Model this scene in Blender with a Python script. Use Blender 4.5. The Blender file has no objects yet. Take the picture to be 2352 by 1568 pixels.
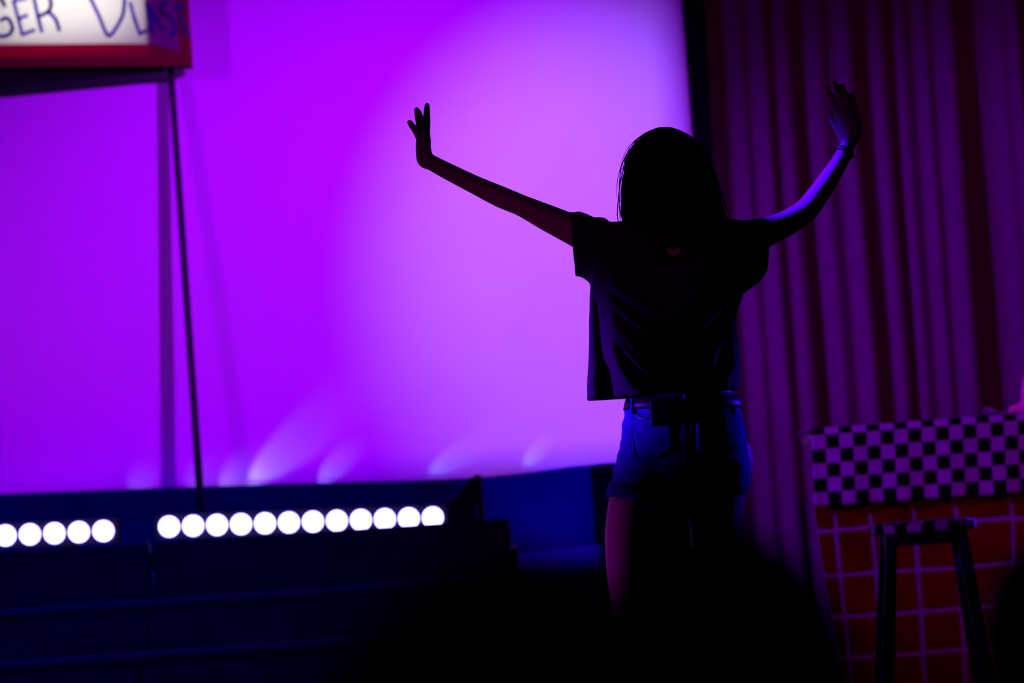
import bpy, bmesh, math, random
import numpy as np
from mathutils import Vector, Matrix, noise as mnoise

random.seed(7)
C = bpy.context.scene.collection
scene = bpy.context.scene

# ------------------------------------------------------------------ camera
CAM_H = 0.80
F_PX = 8820.0
ROLL = math.radians(3.9)
PITCH = math.radians(2.56)
fwd = Vector((0, math.cos(PITCH), math.sin(PITCH)))
r0 = Vector((1, 0, 0))
u0 = Vector((0, -math.sin(PITCH), math.cos(PITCH)))
rgt = r0 * math.cos(ROLL) - u0 * math.sin(ROLL)
upv = u0 * math.cos(ROLL) + r0 * math.sin(ROLL)
CAM = Vector((0, 0, CAM_H))


def at(px, py, Y):
    """point of the place at depth Y metres from the camera position"""
    d = fwd * F_PX + rgt * (px - 1176) + upv * (784 - py)
    return CAM + d * (Y / d.y)


def proj(p):
    d = Vector(p) - CAM
    z = d.dot(fwd)
    return 1176 + F_PX * d.dot(rgt) / z, 784 - F_PX * d.dot(upv) / z


cam_d = bpy.data.cameras.new('camera')
cam_d.sensor_width = 36
cam_d.lens = 135
cam_d.clip_start = 0.05
cam_d.dof.use_dof = True
cam_d.dof.focus_distance = 9.02
cam_d.dof.aperture_fstop = 3.4
cam = bpy.data.objects.new('camera', cam_d)
cam.matrix_world = Matrix.Translation(CAM) @ Matrix((
    (rgt.x, upv.x, -fwd.x), (rgt.y, upv.y, -fwd.y), (rgt.z, upv.z, -fwd.z))).to_4x4()
C.objects.link(cam)
scene.camera = cam

# ------------------------------------------------------------------ world, exposure
w = bpy.data.worlds.new('world')
scene.world = w
w.use_nodes = True
w.node_tree.nodes['Background'].inputs[0].default_value = (0, 0, 0, 1)
vs = scene.view_settings
vs.view_transform = 'Standard'
vs.look = 'None'
vs.exposure = 0
vs.gamma = 1
vs.use_curve_mapping = False
scene.cycles.max_bounces = 6
scene.cycles.sample_clamp_indirect = 4


def aim(o, tgt):
    d = Vector(tgt) - o.location
    o.rotation_euler = d.to_track_quat('-Z', 'Y').to_euler()


def spot(name, loc, tgt, col, power, angle, blend=0.6, size=0.05):
    l = bpy.data.lights.new(name, 'SPOT')
    l.color = col
    l.energy = power
    l.spot_size = math.radians(angle)
    l.spot_blend = blend
    l.shadow_soft_size = size
    o = bpy.data.objects.new(name, l)
    o.location = loc
    aim(o, tgt)
    C.objects.link(o)
    return o


def area(name, loc, tgt, col, power, sx, sy):
    l = bpy.data.lights.new(name, 'AREA')
    l.shape = 'RECTANGLE'
    l.size = sx
    l.size_y = sy
    l.color = col
    l.energy = power
    o = bpy.data.objects.new(name, l)
    o.location = loc
    aim(o, tgt)
    C.objects.link(o)
    return o


SCR_Y = 13.2
# lamps above the stage front, all aimed at the white backdrop; an added black board out of view cuts their beams off at its hem
LY, LZ = 10.2, 3.0
spot('stage_wash_lamp', (0.56, LY, LZ), at(820, 850, SCR_Y), (0.34, 0.0, 1.0), 640, 62, 0.9, 0.006)
spot('stage_wash_lamp', (-3.0, LY, LZ), at(760, 700, SCR_Y), (0.36, 0.0, 1.0), 190, 60, 0.9, 0.006)
spot('stage_key_lamp', (-0.3, LY, LZ), at(1440, 610, SCR_Y), (0.25, 0.19, 1.0), 365, 36.5, 0.85, 0.006)
# violet side lamps catching the dancer's right arm, tee folds and shorts
spot('side_lamp', (-1.9, 9.55, 4.0), at(1868, 462, 9.22), (0.045, 0.0, 1.0), 5200, 6.0, 0.6, 0.05)
spot('side_lamp', (-3.4, 8.62, 1.2), at(1430, 860, 9.0), (0.15, 0.0, 1.0), 1700, 7.2, 0.9, 0.08)
spot('side_lamp', (2.3, 10.3, 1.2), at(1700, 960, 9.0), (0.05, 0.0, 1.0), 190, 12, 0.9, 0.08)
spot('side_lamp', (-3.2, 10.0, 0.3), at(1400, 1230, 9.0), (0.55, 0.0, 1.0), 110, 8, 0.9, 0.08)
# violet and red house lamps over the curtain and the stall
spot('house_lamp', (-1.8, 10.6, 2.3), (2.05, 12.9, 1.0), (0.25, 0.0, 1.0), 480, 42, 0.8, 0.12)
spot('house_lamp', (4.8, 8.4, 2.4), (1.3, 12.8, 1.2), (1.0, 0.0, 0.30), 62, 40, 0.8, 0.3)
spot('house_lamp', (-1.75, 7.8, 2.25), at(2119, 1207, 10.7), (0.34, 0.0, 1.0), 150, 4.2, 0.7, 0.05)  # added front light to bring up the stool seat, no known fixture
spot('house_lamp', (2.6, 11.0, 4.5), (2.1, 12.05, 1.0), (0.42, 0.0, 1.0), 45, 34, 0.8, 0.1)
# beam grazing the right end of the stool
spot('house_lamp', (2.3, 8.7, 2.2), at(2232, 1206, 10.8), (0.12, 0.0, 1.0), 420, 2.9, 0.8, 0.02)
# blue floods on the low stage wall and the steps
spot('blue_flood_lamp', (0.62, 12.1, 0.72), at(1290, 1085, 13.6), (0.0, 0.0, 1.0), 52, 27, 0.9, 0.03)
area('blue_flood_lamp', (-1.4, 12.95, 0.82), (-1.4, 13.6, 0.98), (0.0, 0.0, 1.0), 1.6, 2.6, 0.04)
spot('blue_flood_lamp', (-2.4, 9.6, 2.0), (-1.25, 12.2, 0.6), (0.0, 0.0, 1.0), 90, 36, 0.9, 0.1)
# dim magenta spill from the hall, low, on the dancer's arms
spot('hall_spill_lamp', (-1.3, 6.0, 0.25), at(1300, 470, 9.0), (1.0, 0.0, 1.0), 22, 17, 0.9, 0.2)


# ------------------------------------------------------------------ materials
def mat(name, col, rough=0.8, spec=0.2, noise_amt=0.0, noise_scale=20, bump=0.0, bump_scale=80, sheen=0.0, metal=0.0):
    m = bpy.data.materials.new(name)
    m.use_nodes = True
    nt = m.node_tree
    b = nt.nodes['Principled BSDF']
    b.inputs['Base Color'].default_value = (*col, 1)
    b.inputs['Roughness'].default_value = rough
    b.inputs['Specular IOR Level'].default_value = spec
    b.inputs['Metallic'].default_value = metal
    b.inputs['Sheen Weight'].default_value = sheen
    tc = nt.nodes.new('ShaderNodeTexCoord')
    if noise_amt > 0:
        n = nt.nodes.new('ShaderNodeTexNoise')
        n.inputs['Scale'].default_value = noise_scale
        n.inputs['Detail'].default_value = 4
        nt.links.new(tc.outputs['Object'], n.inputs['Vector'])
        r = nt.nodes.new('ShaderNodeValToRGB')
        r.color_ramp.elements[0].position = 0.3
        r.color_ramp.elements[1].position = 0.7
        r.color_ramp.elements[0].color = tuple(c * (1 - noise_amt) for c in col) + (1,)
        r.color_ramp.elements[1].color = tuple(min(1, c * (1 + noise_amt)) for c in col) + (1,)
        nt.links.new(n.outputs['Fac'], r.inputs['Fac'])
        nt.links.new(r.outputs['Color'], b.inputs['Base Color'])
    if bump > 0:
        n2 = nt.nodes.new('ShaderNodeTexNoise')
        n2.inputs['Scale'].default_value = bump_scale
        nt.links.new(tc.outputs['Object'], n2.inputs['Vector'])
        bp = nt.nodes.new('ShaderNodeBump')
        bp.inputs['Strength'].default_value = bump
        bp.inputs['Distance'].default_value = 0.01
        nt.links.new(n2.outputs['Fac'], bp.inputs['Height'])
        nt.links.new(bp.outputs['Normal'], b.inputs['Normal'])
    return m


def translucent(name, col, front, back):
    m = bpy.data.materials.new(name)
    m.use_nodes = True
    nt = m.node_tree
    nt.nodes.clear()
    o = nt.nodes.new('ShaderNodeOutputMaterial')
    d = nt.nodes.new('ShaderNodeBsdfDiffuse')
    d.inputs['Color'].default_value = tuple(c * front for c in col) + (1,)
    t = nt.nodes.new('ShaderNodeBsdfTranslucent')
    t.inputs['Color'].default_value = tuple(c * back for c in col) + (1,)
    a = nt.nodes.new('ShaderNodeAddShader')
    nt.links.new(d.outputs[0], a.inputs[0])
    nt.links.new(t.outputs[0], a.inputs[1])
    nt.links.new(a.outputs[0], o.inputs['Surface'])
    return m


def emitter(name, col, strength):
    m = bpy.data.materials.new(name)
    m.use_nodes = True
    b = m.node_tree.nodes['Principled BSDF']
    b.inputs['Base Color'].default_value = (0.02, 0.02, 0.02, 1)
    b.inputs['Emission Color'].default_value = (*col, 1)
    b.inputs['Emission Strength'].default_value = strength
    return m


def checker(name, c1, c2):
    m = mat(name, c1, 0.85, 0.1)
    nt = m.node_tree
    uv = nt.nodes.new('ShaderNodeUVMap')
    ch = nt.nodes.new('ShaderNodeTexChecker')
    ch.inputs['Scale'].default_value = 1.0
    ch.inputs['Color1'].default_value = (*c1, 1)
    ch.inputs['Color2'].default_value = (*c2, 1)
    nt.links.new(uv.outputs['UV'], ch.inputs['Vector'])
    nt.links.new(ch.outputs['Color'], nt.nodes['Principled BSDF'].inputs['Base Color'])
    return m


M = {}
M['floor'] = mat('hall_floor', (0.02, 0.018, 0.018), 0.6, 0.2, 0.3, 3)
M['black_wall'] = mat('black_wall', (0.008, 0.008, 0.01), 0.95, 0.05, 0.3, 2)
M['navy_wall'] = mat('navy_painted_wall', (0.03, 0.03, 0.30), 0.9, 0.05, 0.15, 4)
M['stage_wood'] = mat('stage_wood_dark', (0.035, 0.035, 0.07), 0.75, 0.15, 0.3, 12)
M['nosing'] = mat('nosing_strip', (0.10, 0.10, 0.22), 0.5, 0.4)
M['sheet'] = mat('white_backdrop_cloth', (0.80, 0.80, 0.80), 0.95, 0.0, 0.015, 6, 0.05, 30)
M['curtain'] = mat('burgundy_velvet', (0.19, 0.015, 0.14), 0.9, 0.05, 0.12, 25)
M['black_metal'] = mat('black_metal', (0.012, 0.012, 0.014), 0.5, 0.3)
M['black_plastic'] = mat('black_plastic', (0.015, 0.015, 0.018), 0.55, 0.3, 0.2, 60)
M['grille'] = mat('speaker_grille', (0.01, 0.01, 0.012), 0.7, 0.2, 0.5, 300)
M['led'] = emitter('led_lens_lit', (0.22, 0.17, 1.0), 17.0)
M['paper'] = translucent('white_sign_paper', (0.95, 0.94, 0.88), 0.12, 0.60)
M['red_card'] = translucent('red_sign_card', (0.95, 0.008, 0.14), 0.14, 0.45)
M['box_white'] = mat('box_inside', (0.8, 0.8, 0.8), 0.9, 0)
M['box_dark'] = mat('sign_back_board', (0.012, 0.004, 0.012), 0.9, 0.05)
M['ink'] = translucent('blue_violet_paint', (0.52, 0.38, 0.95), 0.05, 0.78)
M['check'] = checker('checkered_cloth', (0.50, 0.50, 0.50), (0.004, 0.004, 0.004))
M['mortar'] = mat('white_card', (0.48, 0.48, 0.48), 0.9, 0.05, 0.06, 9)
M['brick'] = mat('red_brick_paper', (0.22, 0.004, 0.001), 0.9, 0.05, 0.35, 7)
M['ply'] = mat('counter_plywood', (0.18, 0.12, 0.08), 0.8, 0.1, 0.2, 10)
M['pink'] = mat('pink_cloth', (0.85, 0.05, 0.35), 0.85, 0.1, 0.15, 15)
M['napkin'] = mat('white_paper_napkin', (0.8, 0.8, 0.82), 0.9, 0.05)
M['skin'] = mat('skin', (0.50, 0.32, 0.27), 0.6, 0.25, 0.06, 30)
M['tee'] = mat('black_jersey', (0.035, 0.033, 0.040), 0.8, 0.1, 0.2, 120, 0.0, 80, 0.05)
M['denim'] = mat('blue_denim', (0.030, 0.035, 0.34), 0.9, 0.05, 0.35, 45, 0.15, 220)
M['denim_dark'] = mat('blue_denim_seam', (0.012, 0.015, 0.14), 0.9, 0.05)
M['hair'] = mat('dark_hair', (0.016, 0.010, 0.013), 0.6, 0.2, 0.4, 90)
M['belt'] = mat('black_leather', (0.008, 0.008, 0.009), 0.45, 0.4)
M['metal'] = mat('bright_metal', (0.6, 0.6, 0.62), 0.3, 0.5, metal=1.0)
M['eye'] = mat('eye_white', (0.7, 0.7, 0.7), 0.3, 0.5)
M['shoe'] = mat('white_canvas', (0.4, 0.4, 0.4), 0.8, 0.1)
M['dark_cloth'] = mat('dark_cotton', (0.012, 0.012, 0.016), 0.9, 0.05, 0.2, 40)
M['dark_skin_shade'] = M['skin']


# ------------------------------------------------------------------ helpers
def link(name, me, m=None, parent=None, smooth=False):
    o = bpy.data.objects.new(name, me)
    if m is not None:
        me.materials.clear()
        me.materials.append(m)
    if smooth:
        me.polygons.foreach_set('use_smooth', [True] * len(me.polygons))
    C.objects.link(o)
    if parent is not None:
        o.parent = parent
        o.matrix_parent_inverse = Matrix.Translation(-Vector(parent.location))
    return o


def mesh(name, vf, m, parent=None, smooth=False):
    me = bpy.data.meshes.new(name)
    me.from_pydata([tuple(v) for v in vf[0]], [], vf[1])
    me.update()
    return link(name, me, m, parent, smooth)


def empty(name, loc, label, cat, group=None):
    o = bpy.data.objects.new(name, None)
    o.location = loc
    o.empty_display_size = 0.1
    C.objects.link(o)
    o['label'] = label
    o['category'] = cat
    if group:
        o['group'] = group
    return o


def tag(o, label, cat, group=None):
    o['label'] = label
    o['category'] = cat
    if group:
        o['group'] = group
    return o


def struct(o, label=None):
    o['kind'] = 'structure'
    if label:
        o['label'] = label
    return o


def join(*parts):
    V, Fc = [], []
    for v, f in parts:
        n = len(V)
        V += list(v)
        Fc += [tuple(i + n for i in q) for q in f]
    return V, Fc


def box(x0, x1, y0, y1, z0, z1, bev=0.0):
    bm = bmesh.new()
    bmesh.ops.create_cube(bm, size=1)
    for v in bm.verts:
        v.co = Vector(((x0 + x1) / 2 + v.co.x * (x1 - x0), (y0 + y1) / 2 + v.co.y * (y1 - y0), (z0 + z1) / 2 + v.co.z * (z1 - z0)))
    if bev > 0:
        bmesh.ops.bevel(bm, geom=bm.edges[:], offset=bev, segments=2, affect='EDGES')
    bm.verts.index_update()
    r = ([v.co.copy() for v in bm.verts], [tuple(v.index for v in f.verts) for f in bm.faces])
    bm.free()
    return r


def prism(front, back):
    """closed solid between two matching loops"""
    n = len(front)
    V = list(front) + list(back)
    Fc = [tuple(range(n)), tuple(range(2 * n - 1, n - 1, -1))]
    for i in range(n):
        j = (i + 1) % n
        Fc.append((i, n + i, n + j, j))
    return V, Fc


def catmull(P, sub):
    P = [np.array(p, float) for p in P]
    out = []
    n = len(P)
    for i in range(n - 1):
        p0 = P[i - 1] if i > 0 else 2 * P[0] - P[1]
        p1, p2 = P[i], P[i + 1]
        p3 = P[i + 2] if i + 2 < n else 2 * P[-1] - P[-2]
        for k in range(sub):
            t = k / sub
            out.append(0.5 * (2 * p1 + (p2 - p0) * t + (2 * p0 - 5 * p1 + 4 * p2 - p3) * t * t + (3 * p1 - p0 - 3 * p2 + p3) * t ** 3))
    out.append(P[-1])
    return out


def loft(rings, seg=28, n=2.0, caps=True):
    """rings: (centre, U, V) ; superellipse of exponent n"""
    V, Fc = [], []
    for c, U, W in rings:
        for k in range(seg):
            a = 2 * math.pi * k / seg
            ca, sa = math.cos(a), math.sin(a)
            ca = math.copysign(abs(ca) ** (2 / n), ca)
            sa = math.copysign(abs(sa) ** (2 / n), sa)
            V.append(Vector(c) + Vector(U) * ca + Vector(W) * sa)
    m = len(rings)
    for i in range(m - 1):
        for k in range(seg):
            k2 = (k + 1) % seg
            Fc.append((i * seg + k, i * seg + k2, (i + 1) * seg + k2, (i + 1) * seg + k))
    if caps:
        a = len(V)
        V.append(Vector(rings[0][0]))
        V.append(Vector(rings[-1][0]))
        for k in range(seg):
            k2 = (k + 1) % seg
            Fc.append((k2, k, a))
            Fc.append(((m - 1) * seg + k, (m - 1) * seg + k2, a + 1))
    return V, Fc


def limb(pts, rad, sub=5, seg=18, round_end=True):
    """tapering limb; rad entries are r or (r across, r in depth)"""
    R = [(r, r) if not isinstance(r, tuple) else r for r in rad]
    P = catmull([tuple(p) for p in pts], sub)
    R = catmull(R, sub)
    rings = []
    N = len(P)
    for i in range(N):
        t = Vector(P[min(i + 1, N - 1)] - P[max(i - 1, 0)]).normalized()
        u = t.cross(Vector((0, 1, 0)))
        if u.length < 0.05:
            u = Vector((1, 0, 0))
        u.normalize()
        v = t.cross(u).normalized()
        rings.append((Vector(P[i]), u * max(R[i][0], 1e-4), v * max(R[i][1], 1e-4)))
    if round_end:
        c, u, v = rings[-1]
        t = (rings[-1][0] - rings[-2][0]).normalized()
        r = (u.length + v.length) / 2
        for s in (0.4, 0.75, 0.95):
            k = math.sqrt(1 - s * s)
            rings.append((c + t * r * s, u * k, v * k))
        c, u, v = rings[0]
        t = (rings[0][0] - rings[1][0]).normalized()
        for s in (0.4, 0.75, 0.95):
            k = math.sqrt(1 - s * s)
            rings.insert(0, (c + t * min(u.length, v.length) * s, u * k, v * k))
    return loft(rings, seg)


def ellipsoid(c, rx, ry, rz, seg=20):
    rings = []
    for i in range(1, 12):
        a = math.pi * i / 12
        rings.append((Vector(c) + Vector((0, 0, -rz * math.cos(a))), Vector((rx * math.sin(a), 0, 0)), Vector((0, ry * math.sin(a), 0))))
    return loft(rings, seg)


def fuse(name, parts, voxel, smooth=4):
    """melt several closed shapes into one continuous surface"""
    V, Fc = join(*parts)
    me = bpy.data.meshes.new(name)
    me.from_pydata([tuple(v) for v in V], [], Fc)
    bm = bmesh.new()
    bm.from_mesh(me)
    bmesh.ops.recalc_face_normals(bm, faces=bm.faces[:])
    bm.to_mesh(me)
    bm.free()
    o = bpy.data.objects.new(name, me)
    C.objects.link(o)
    r = o.modifiers.new('r', 'REMESH')
    r.mode = 'VOXEL'
    r.voxel_size = voxel
    if smooth:
        s = o.modifiers.new('s', 'SMOOTH')
        s.factor = 0.5
        s.iterations = smooth
    dg = bpy.context.evaluated_depsgraph_get()
    dg.update()
    out = bpy.data.meshes.new_from_object(o.evaluated_get(dg))
    bpy.data.objects.remove(o)
    bpy.data.meshes.remove(me)
    out.name = name
    return out


def tube(pts, r, seg=8):
    return limb(pts, [r] * len(pts), 4, seg, False)


# ------------------------------------------------------------------ room shell
XL, XR, YF, YB, ZC = -6.0, 6.5, -2.5, 14.2, 5.6
struct(mesh('floor', box(XL, XR, YF, YB, -0.1, 0.0), M['floor']))
struct(mesh('ceiling', box(XL, XR, YF, YB, ZC, ZC + 0.1), M['black_wall']))
struct(mesh('wall_back', box(XL, XR, YB, YB + 0.1, 0, ZC), M['black_wall']))
struct(mesh('wall_front', box(XL, XR, YF - 0.1, YF, 0, ZC), M['black_wall']))
struct(mesh('wall_left', box(XL - 0.1, XL, YF, YB, 0, ZC), M['black_wall']))
struct(mesh('wall_right', box(XR, XR + 0.1, YF, YB, 0, ZC), M['black_wall']))

# ------------------------------------------------------------------ stage with steps
x_end = at(1172, 1230, 12.45).x
x_seam = at(349, 1290, 12.45).x
z_lip = at(560, 1232, 12.45).z
deck_z = z_lip - 0.03
stage = empty('stage_steps', (0, 12.4, 0), 'dark wooden stage front with steps below the row of lit lamps', 'stage')
stage['kind'] = 'structure'
stage.pop('category', None) if False else None
xl_st = -4.5
mesh('deck', box(xl_st, x_end, 12.47, 13.33, deck_z - 0.06, deck_z), M['stage_wood'], stage)
for a, b in ((xl_st, x_seam - 0.004), (x_seam + 0.004, x_end)):
    mesh('lip_board', box(a, b, 12.43, 12.468, deck_z - 0.19, z_lip, 0.004), M['stage_wood'], stage)
steps = [(12.15, at(560, 1363, 12.15).z), (11.85, at(560, 1483, 11.85).z), (11.55, 0.20)]
prevz, prevy = deck_z - 0.19, 12.43
for k, (y, z) in enumerate(steps):
    mesh('tread', box(xl_st, x_end, y, 12.43 if k == 0 else steps[k - 1][0] + 0.002, z - 0.03, z), M['stage_wood'], stage)
    for a, b in ((xl_st, x_seam - 0.004), (x_seam + 0.004, x_end)):
        zb = steps[k + 1][1] if k + 1 < len(steps) else 0.0
        mesh('riser', box(a, b, y + 0.012, y + 0.032, zb, z - 0.03), M['stage_wood'], stage)
    mesh('nosing', box(xl_st, x_end, y - 0.008, y, z - 0.012, z + 0.002, 0.002), M['nosing'], stage)
mesh('side_panel', box(x_end, x_end + 0.02, 11.56, 13.33, 0, deck_z - 0.06), M['stage_wood'], stage)

# low navy wall under the backdrop, and the black post at its right end
xb1 = at(1376, 1150, 13.6).x
struct(mesh('wall_stage_low', box(xl_st, xb1, 13.6, 13.66, 0, 1.6), M['navy_wall']))
struct(mesh('trim_1', box(xb1, xb1 + 0.12, 13.5, 13.66, 0, 1.3), M['black_wall']), 'black post closing the low wall beside the curtain')

struct(mesh('added_beam_board', box(-4.5, 2.2, LY + 0.2, LY + 0.22, 2.52, 2.850), M['black_wall']), 'black board added out of view to cut the stage beams')  # added unseen blocker, stops the stage beams at the backdrop's hem
for nm_, lx in (('added_beam_flap_1', -0.3), ('added_beam_flap_2', 0.56)):  # added unseen flaps that keep stage beams off the curtain
    fx = lx + (0.70 - lx) * 0.2 / 3.0
    struct(mesh(nm_, box(fx, fx + 0.3, LY + 0.2, LY + 0.22, 2.855, 3.16), M['black_wall']), 'black flap added out of view to keep a stage beam off the curtain')

# ------------------------------------------------------------------ white backdrop
zb_l = at(0, 1130, SCR_Y).z
pts_b = [(-900, 1172), (0, 1131), (460, 1113), (760, 1104), (1100, 1093), (1375, 1061), (1660, 1046)]
xs_b = [at(x, y, SCR_Y).x for x, y in pts_b]
zs_b = [at(x, y, SCR_Y).z for x, y in pts_b]
xr_top = at(1569, 0, SCR_Y)
xr_bot = at(1592, 300, SCR_Y)
slope_r = (xr_bot.x - xr_top.x) / (xr_bot.z - xr_top.z)
bm = bmesh.new()
NX, NZ = 120, 60
ZT = 4.6
grid = []
for j in range(NZ + 1):
    row = []
    for i in range(NX + 1):
        u = i / NX
        x = xs_b[0] + (xs_b[-1] - xs_b[0]) * u
        zb = np.interp(x, xs_b, zs_b)
        z = zb + (ZT - zb) * (j / NZ) ** 1.4
        xe = xr_top.x + slope_r * (z - xr_top.z)
        x2 = xs_b[0] + (xe - xs_b[0]) * u
        wv = 0.004 * mnoise.noise((x2 * 1.5, z * 0.8, 1)) + 0.004 * mnoise.noise((x2 * 5, z * 3, 4)) * math.exp(-(z - zb) * 2)
        row.append(bm.verts.new((x2, SCR_Y + wv, z)))
    grid.append(row)
for j in range(NZ):
    for i in range(NX):
        bm.faces.new((grid[j][i], grid[j][i + 1], grid[j + 1][i + 1], grid[j + 1][i]))
me = bpy.data.meshes.new('backdrop')
bm.to_mesh(me)
bm.free()
bd = link('backdrop', me, M['sheet'], None, True)
sd = bd.modifiers.new('solid', 'SOLIDIFY')
sd.thickness = 0.003
tag(bd, 'tall white cloth backdrop glowing violet behind the dancer', 'backdrop')
hem = tube([at(x, y + 1, SCR_Y - 0.004) for x, y in pts_b], 0.006, 6)
mesh('hem', hem, M['sheet'], bd, True)
bar = box(xs_b[0], xr_top.x + 0.1, SCR_Y - 0.02, SCR_Y + 0.02, ZT - 0.02, ZT + 0.03, 0.004)
mesh('hanging_bar', bar, M['black_metal'], bd)

# ------------------------------------------------------------------ curtain
CUR_Y = 13.05
cx0 = at(1634, 300, CUR_Y).x
cx1 = at(2352, 800, CUR_Y).x + 1.3


def cx_of(px, py=300):
    return at(px, py, CUR_Y).x


lights_px = [(1700, 26), (1749, 24), (1803, 18), (1876, 26), (1939, 24), (2021, 14), (2076, 14), (2128, 22), (2182, 34), (2290, 46), (2340, 20)]
prof_x = np.linspace(cx0, cx1, 900)
slope = np.full_like(prof_x, 0.55)
for pxl, wd in lights_px:
    c = cx_of(pxl)
    s = wd / F_PX * CUR_Y
    slope -= 1.5 * np.exp(-np.abs((prof_x - c) / (s * 0.72)) ** 2.4)
xe = cx_of(2352)
rr = random.Random(3)
xx = xe + 0.08
while xx < cx1:
    slope -= 1.5 * np.exp(-((prof_x - xx) / 0.025) ** 4)
    xx += rr.uniform(0.07, 0.13)
slope += 0.22 * np.sin(prof_x * 61.0) + 0.16 * np.sin(prof_x * 97.0 + 1.3)
dx = prof_x[1] - prof_x[0]
prof = np.cumsum(slope) * dx
# keep the cloth hanging in one band of depth
k = 150
trend = np.convolve(np.pad(prof, k // 2, mode='edge'), np.ones(k) / k, mode='same')[k // 2:-(k // 2)]
prof = prof - trend
bm = bmesh.new()
rows = 26
ZCUR = 5.2
gr = []
for j in range(rows + 1):
    z = 0.015 + (ZCUR - 0.015) * j / rows
    row = []
    for i, x in enumerate(prof_x):
        amp = 1.0 + 0.25 * (1 - z / ZCUR)
        wob = 0.012 * mnoise.noise((x * 2.2, z * 0.9, 0)) 
        row.append(bm.verts.new((x + wob, CUR_Y + prof[i] * amp + 0.01 * mnoise.noise((x * 3, z * 0.7, 9)), z)))
    gr.append(row)
for j in range(rows):
    for i in range(len(prof_x) - 1):
        bm.faces.new((gr[j][i], gr[j][i + 1], gr[j + 1][i + 1], gr[j + 1][i]))
me = bpy.data.meshes.new('stage_curtain')
bm.to_mesh(me)
bm.free()
cu = link('stage_curtain', me, M['curtain'], None, True)
tag(cu, 'burgundy velvet stage curtain hanging in deep folds right of the white backdrop', 'curtain')
mesh('curtain_rail', box(cx0, cx1, CUR_Y - 0.06, CUR_Y + 0.06, ZCUR - 0.01, ZCUR + 0.04, 0.004), M['black_metal'], cu)
# dark strip standing in for the shade in the gap between backdrop and curtain
ed = []
for z in (0.02, 1.2, 2.4, 3.6, 5.15):
    ed.append((z, xr_top.x + slope_r * (z - xr_top.z)))
fr = [Vector((x - 0.006, SCR_Y - 0.04, z)) for z, x in ed] + [Vector((x + 0.12, SCR_Y - 0.04, z)) for z, x in reversed(ed)]
bk = [p + Vector((0, 0.012, 0)) for p in fr]
mesh('gap_shade_strip', prism(fr, bk), M['black_wall'], cu)

# ------------------------------------------------------------------ lamp bars
def led_bar(p_first, p_last, n, label):
    a, b = at(*p_first, 12.8), at(*p_last, 12.8)
    d = (b - a) / (n - 1)
    root = empty('light_bar', ((a.x + b.x) / 2, 12.84, deck_z), label, 'stage light', 'lamp bars along the stage front')
    ang = math.atan2(d.z, d.x)
    za, zb = a.z, b.z
    L0, L1 = a - d * 0.62, b + d * 0.62
    rings = []
    h = 0.042
    fr = [Vector((L0.x, 12.812, L0.z - h)), Vector((L1.x, 12.812, L1.z - h)), Vector((L1.x, 12.812, L1.z + h)), Vector((L0.x, 12.812, L0.z + h))]
    bkk = [p + Vector((0, 0.075, 0)) for p in fr]
    mesh('housing', prism(fr, bkk), M['black_metal'], root)
    for k in range(n):
        c = a + d * k
        rg = [(c + Vector((0, 0.013, 0)), Vector((0.0335, 0, 0)), Vector((0, 0, 0.0335))),
              (c + Vector((0, 0.002, 0)), Vector((0.0335, 0, 0)), Vector((0, 0, 0.0335))),
              (c + Vector((0, -0.004, 0)), Vector((0.029, 0, 0)), Vector((0, 0, 0.029))),
              (c + Vector((0, -0.007, 0)), Vector((0.014, 0, 0)), Vector((0, 0, 0.014)))]
        mesh('lens', loft(rg, 20), M['led'], root, True)
    for c in (a + d * 1.5, b - d * 1.5):
        mesh('foot', box(c.x - 0.03, c.x + 0.03, 12.80, 12.90, deck_z, c.z - 0.042, 0.003), M['black_metal'], root)
    return root


led_bar((388, 1209), (994, 1188), 12, 'lamp bar with twelve glowing white lenses, ending beside the wedge speaker')
led_bar((237 - 11 * 56.3, 1219 + 11 * 2.6), (237, 1219), 12, 'lamp bar at the far left with its glowing lenses running out of frame')

# wedge monitor at the right end of the bars
wx0, wx1 = at(1030, 1180, 12.9).x, at(1112, 1180, 12.9).x
wz1 = at(1108, 1092, 12.9).z
wm = empty('stage_monitor', ((wx0 + wx1) / 2, 12.9, deck_z), 'small black wedge speaker at the right end of the lit lamp bars', 'speaker')
side = [(wx0, deck_z + 0.001), (wx1, deck_z + 0.001), (wx1, wz1), (wx1 - 0.02, wz1 + 0.004), (wx0, deck_z + 0.07)]
f1 = [Vector((x, 12.78, z)) for x, z in side]
b1 = [Vector((x, 13.05, z)) for x, z in side]
mesh('cabinet', prism(f1, b1), M['black_plastic'], wm)
sl = Vector((wx1 - 0.02, 0, wz1 + 0.004)) - Vector((wx0, 0, deck_z + 0.07))
nn = Vector((-sl.z, 0, sl.x)).normalized()
g0 = Vector((wx0, 0, deck_z + 0.07)) + sl * 0.08
g1 = Vector((wx0, 0, deck_z + 0.07)) + sl * 0.92
gf = [Vector((g0.x, 12.80, g0.z)), Vector((g1.x, 12.80, g1.z)), Vector((g1.x, 13.03, g1.z)), Vector((g0.x, 13.03, g0.z))]
mesh('grille', prism([p + nn * 0.006 for p in gf], gf), M['grille'], wm)
hc = at(1095, 1172, 12.78)
mesh('handle', limb([hc + Vector((0, -0.003, -0.02)), hc + Vector((0, -0.012, 0)), hc + Vector((0, -0.003, 0.02))], [0.006] * 3), M['nosing'], wm, True)

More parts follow.
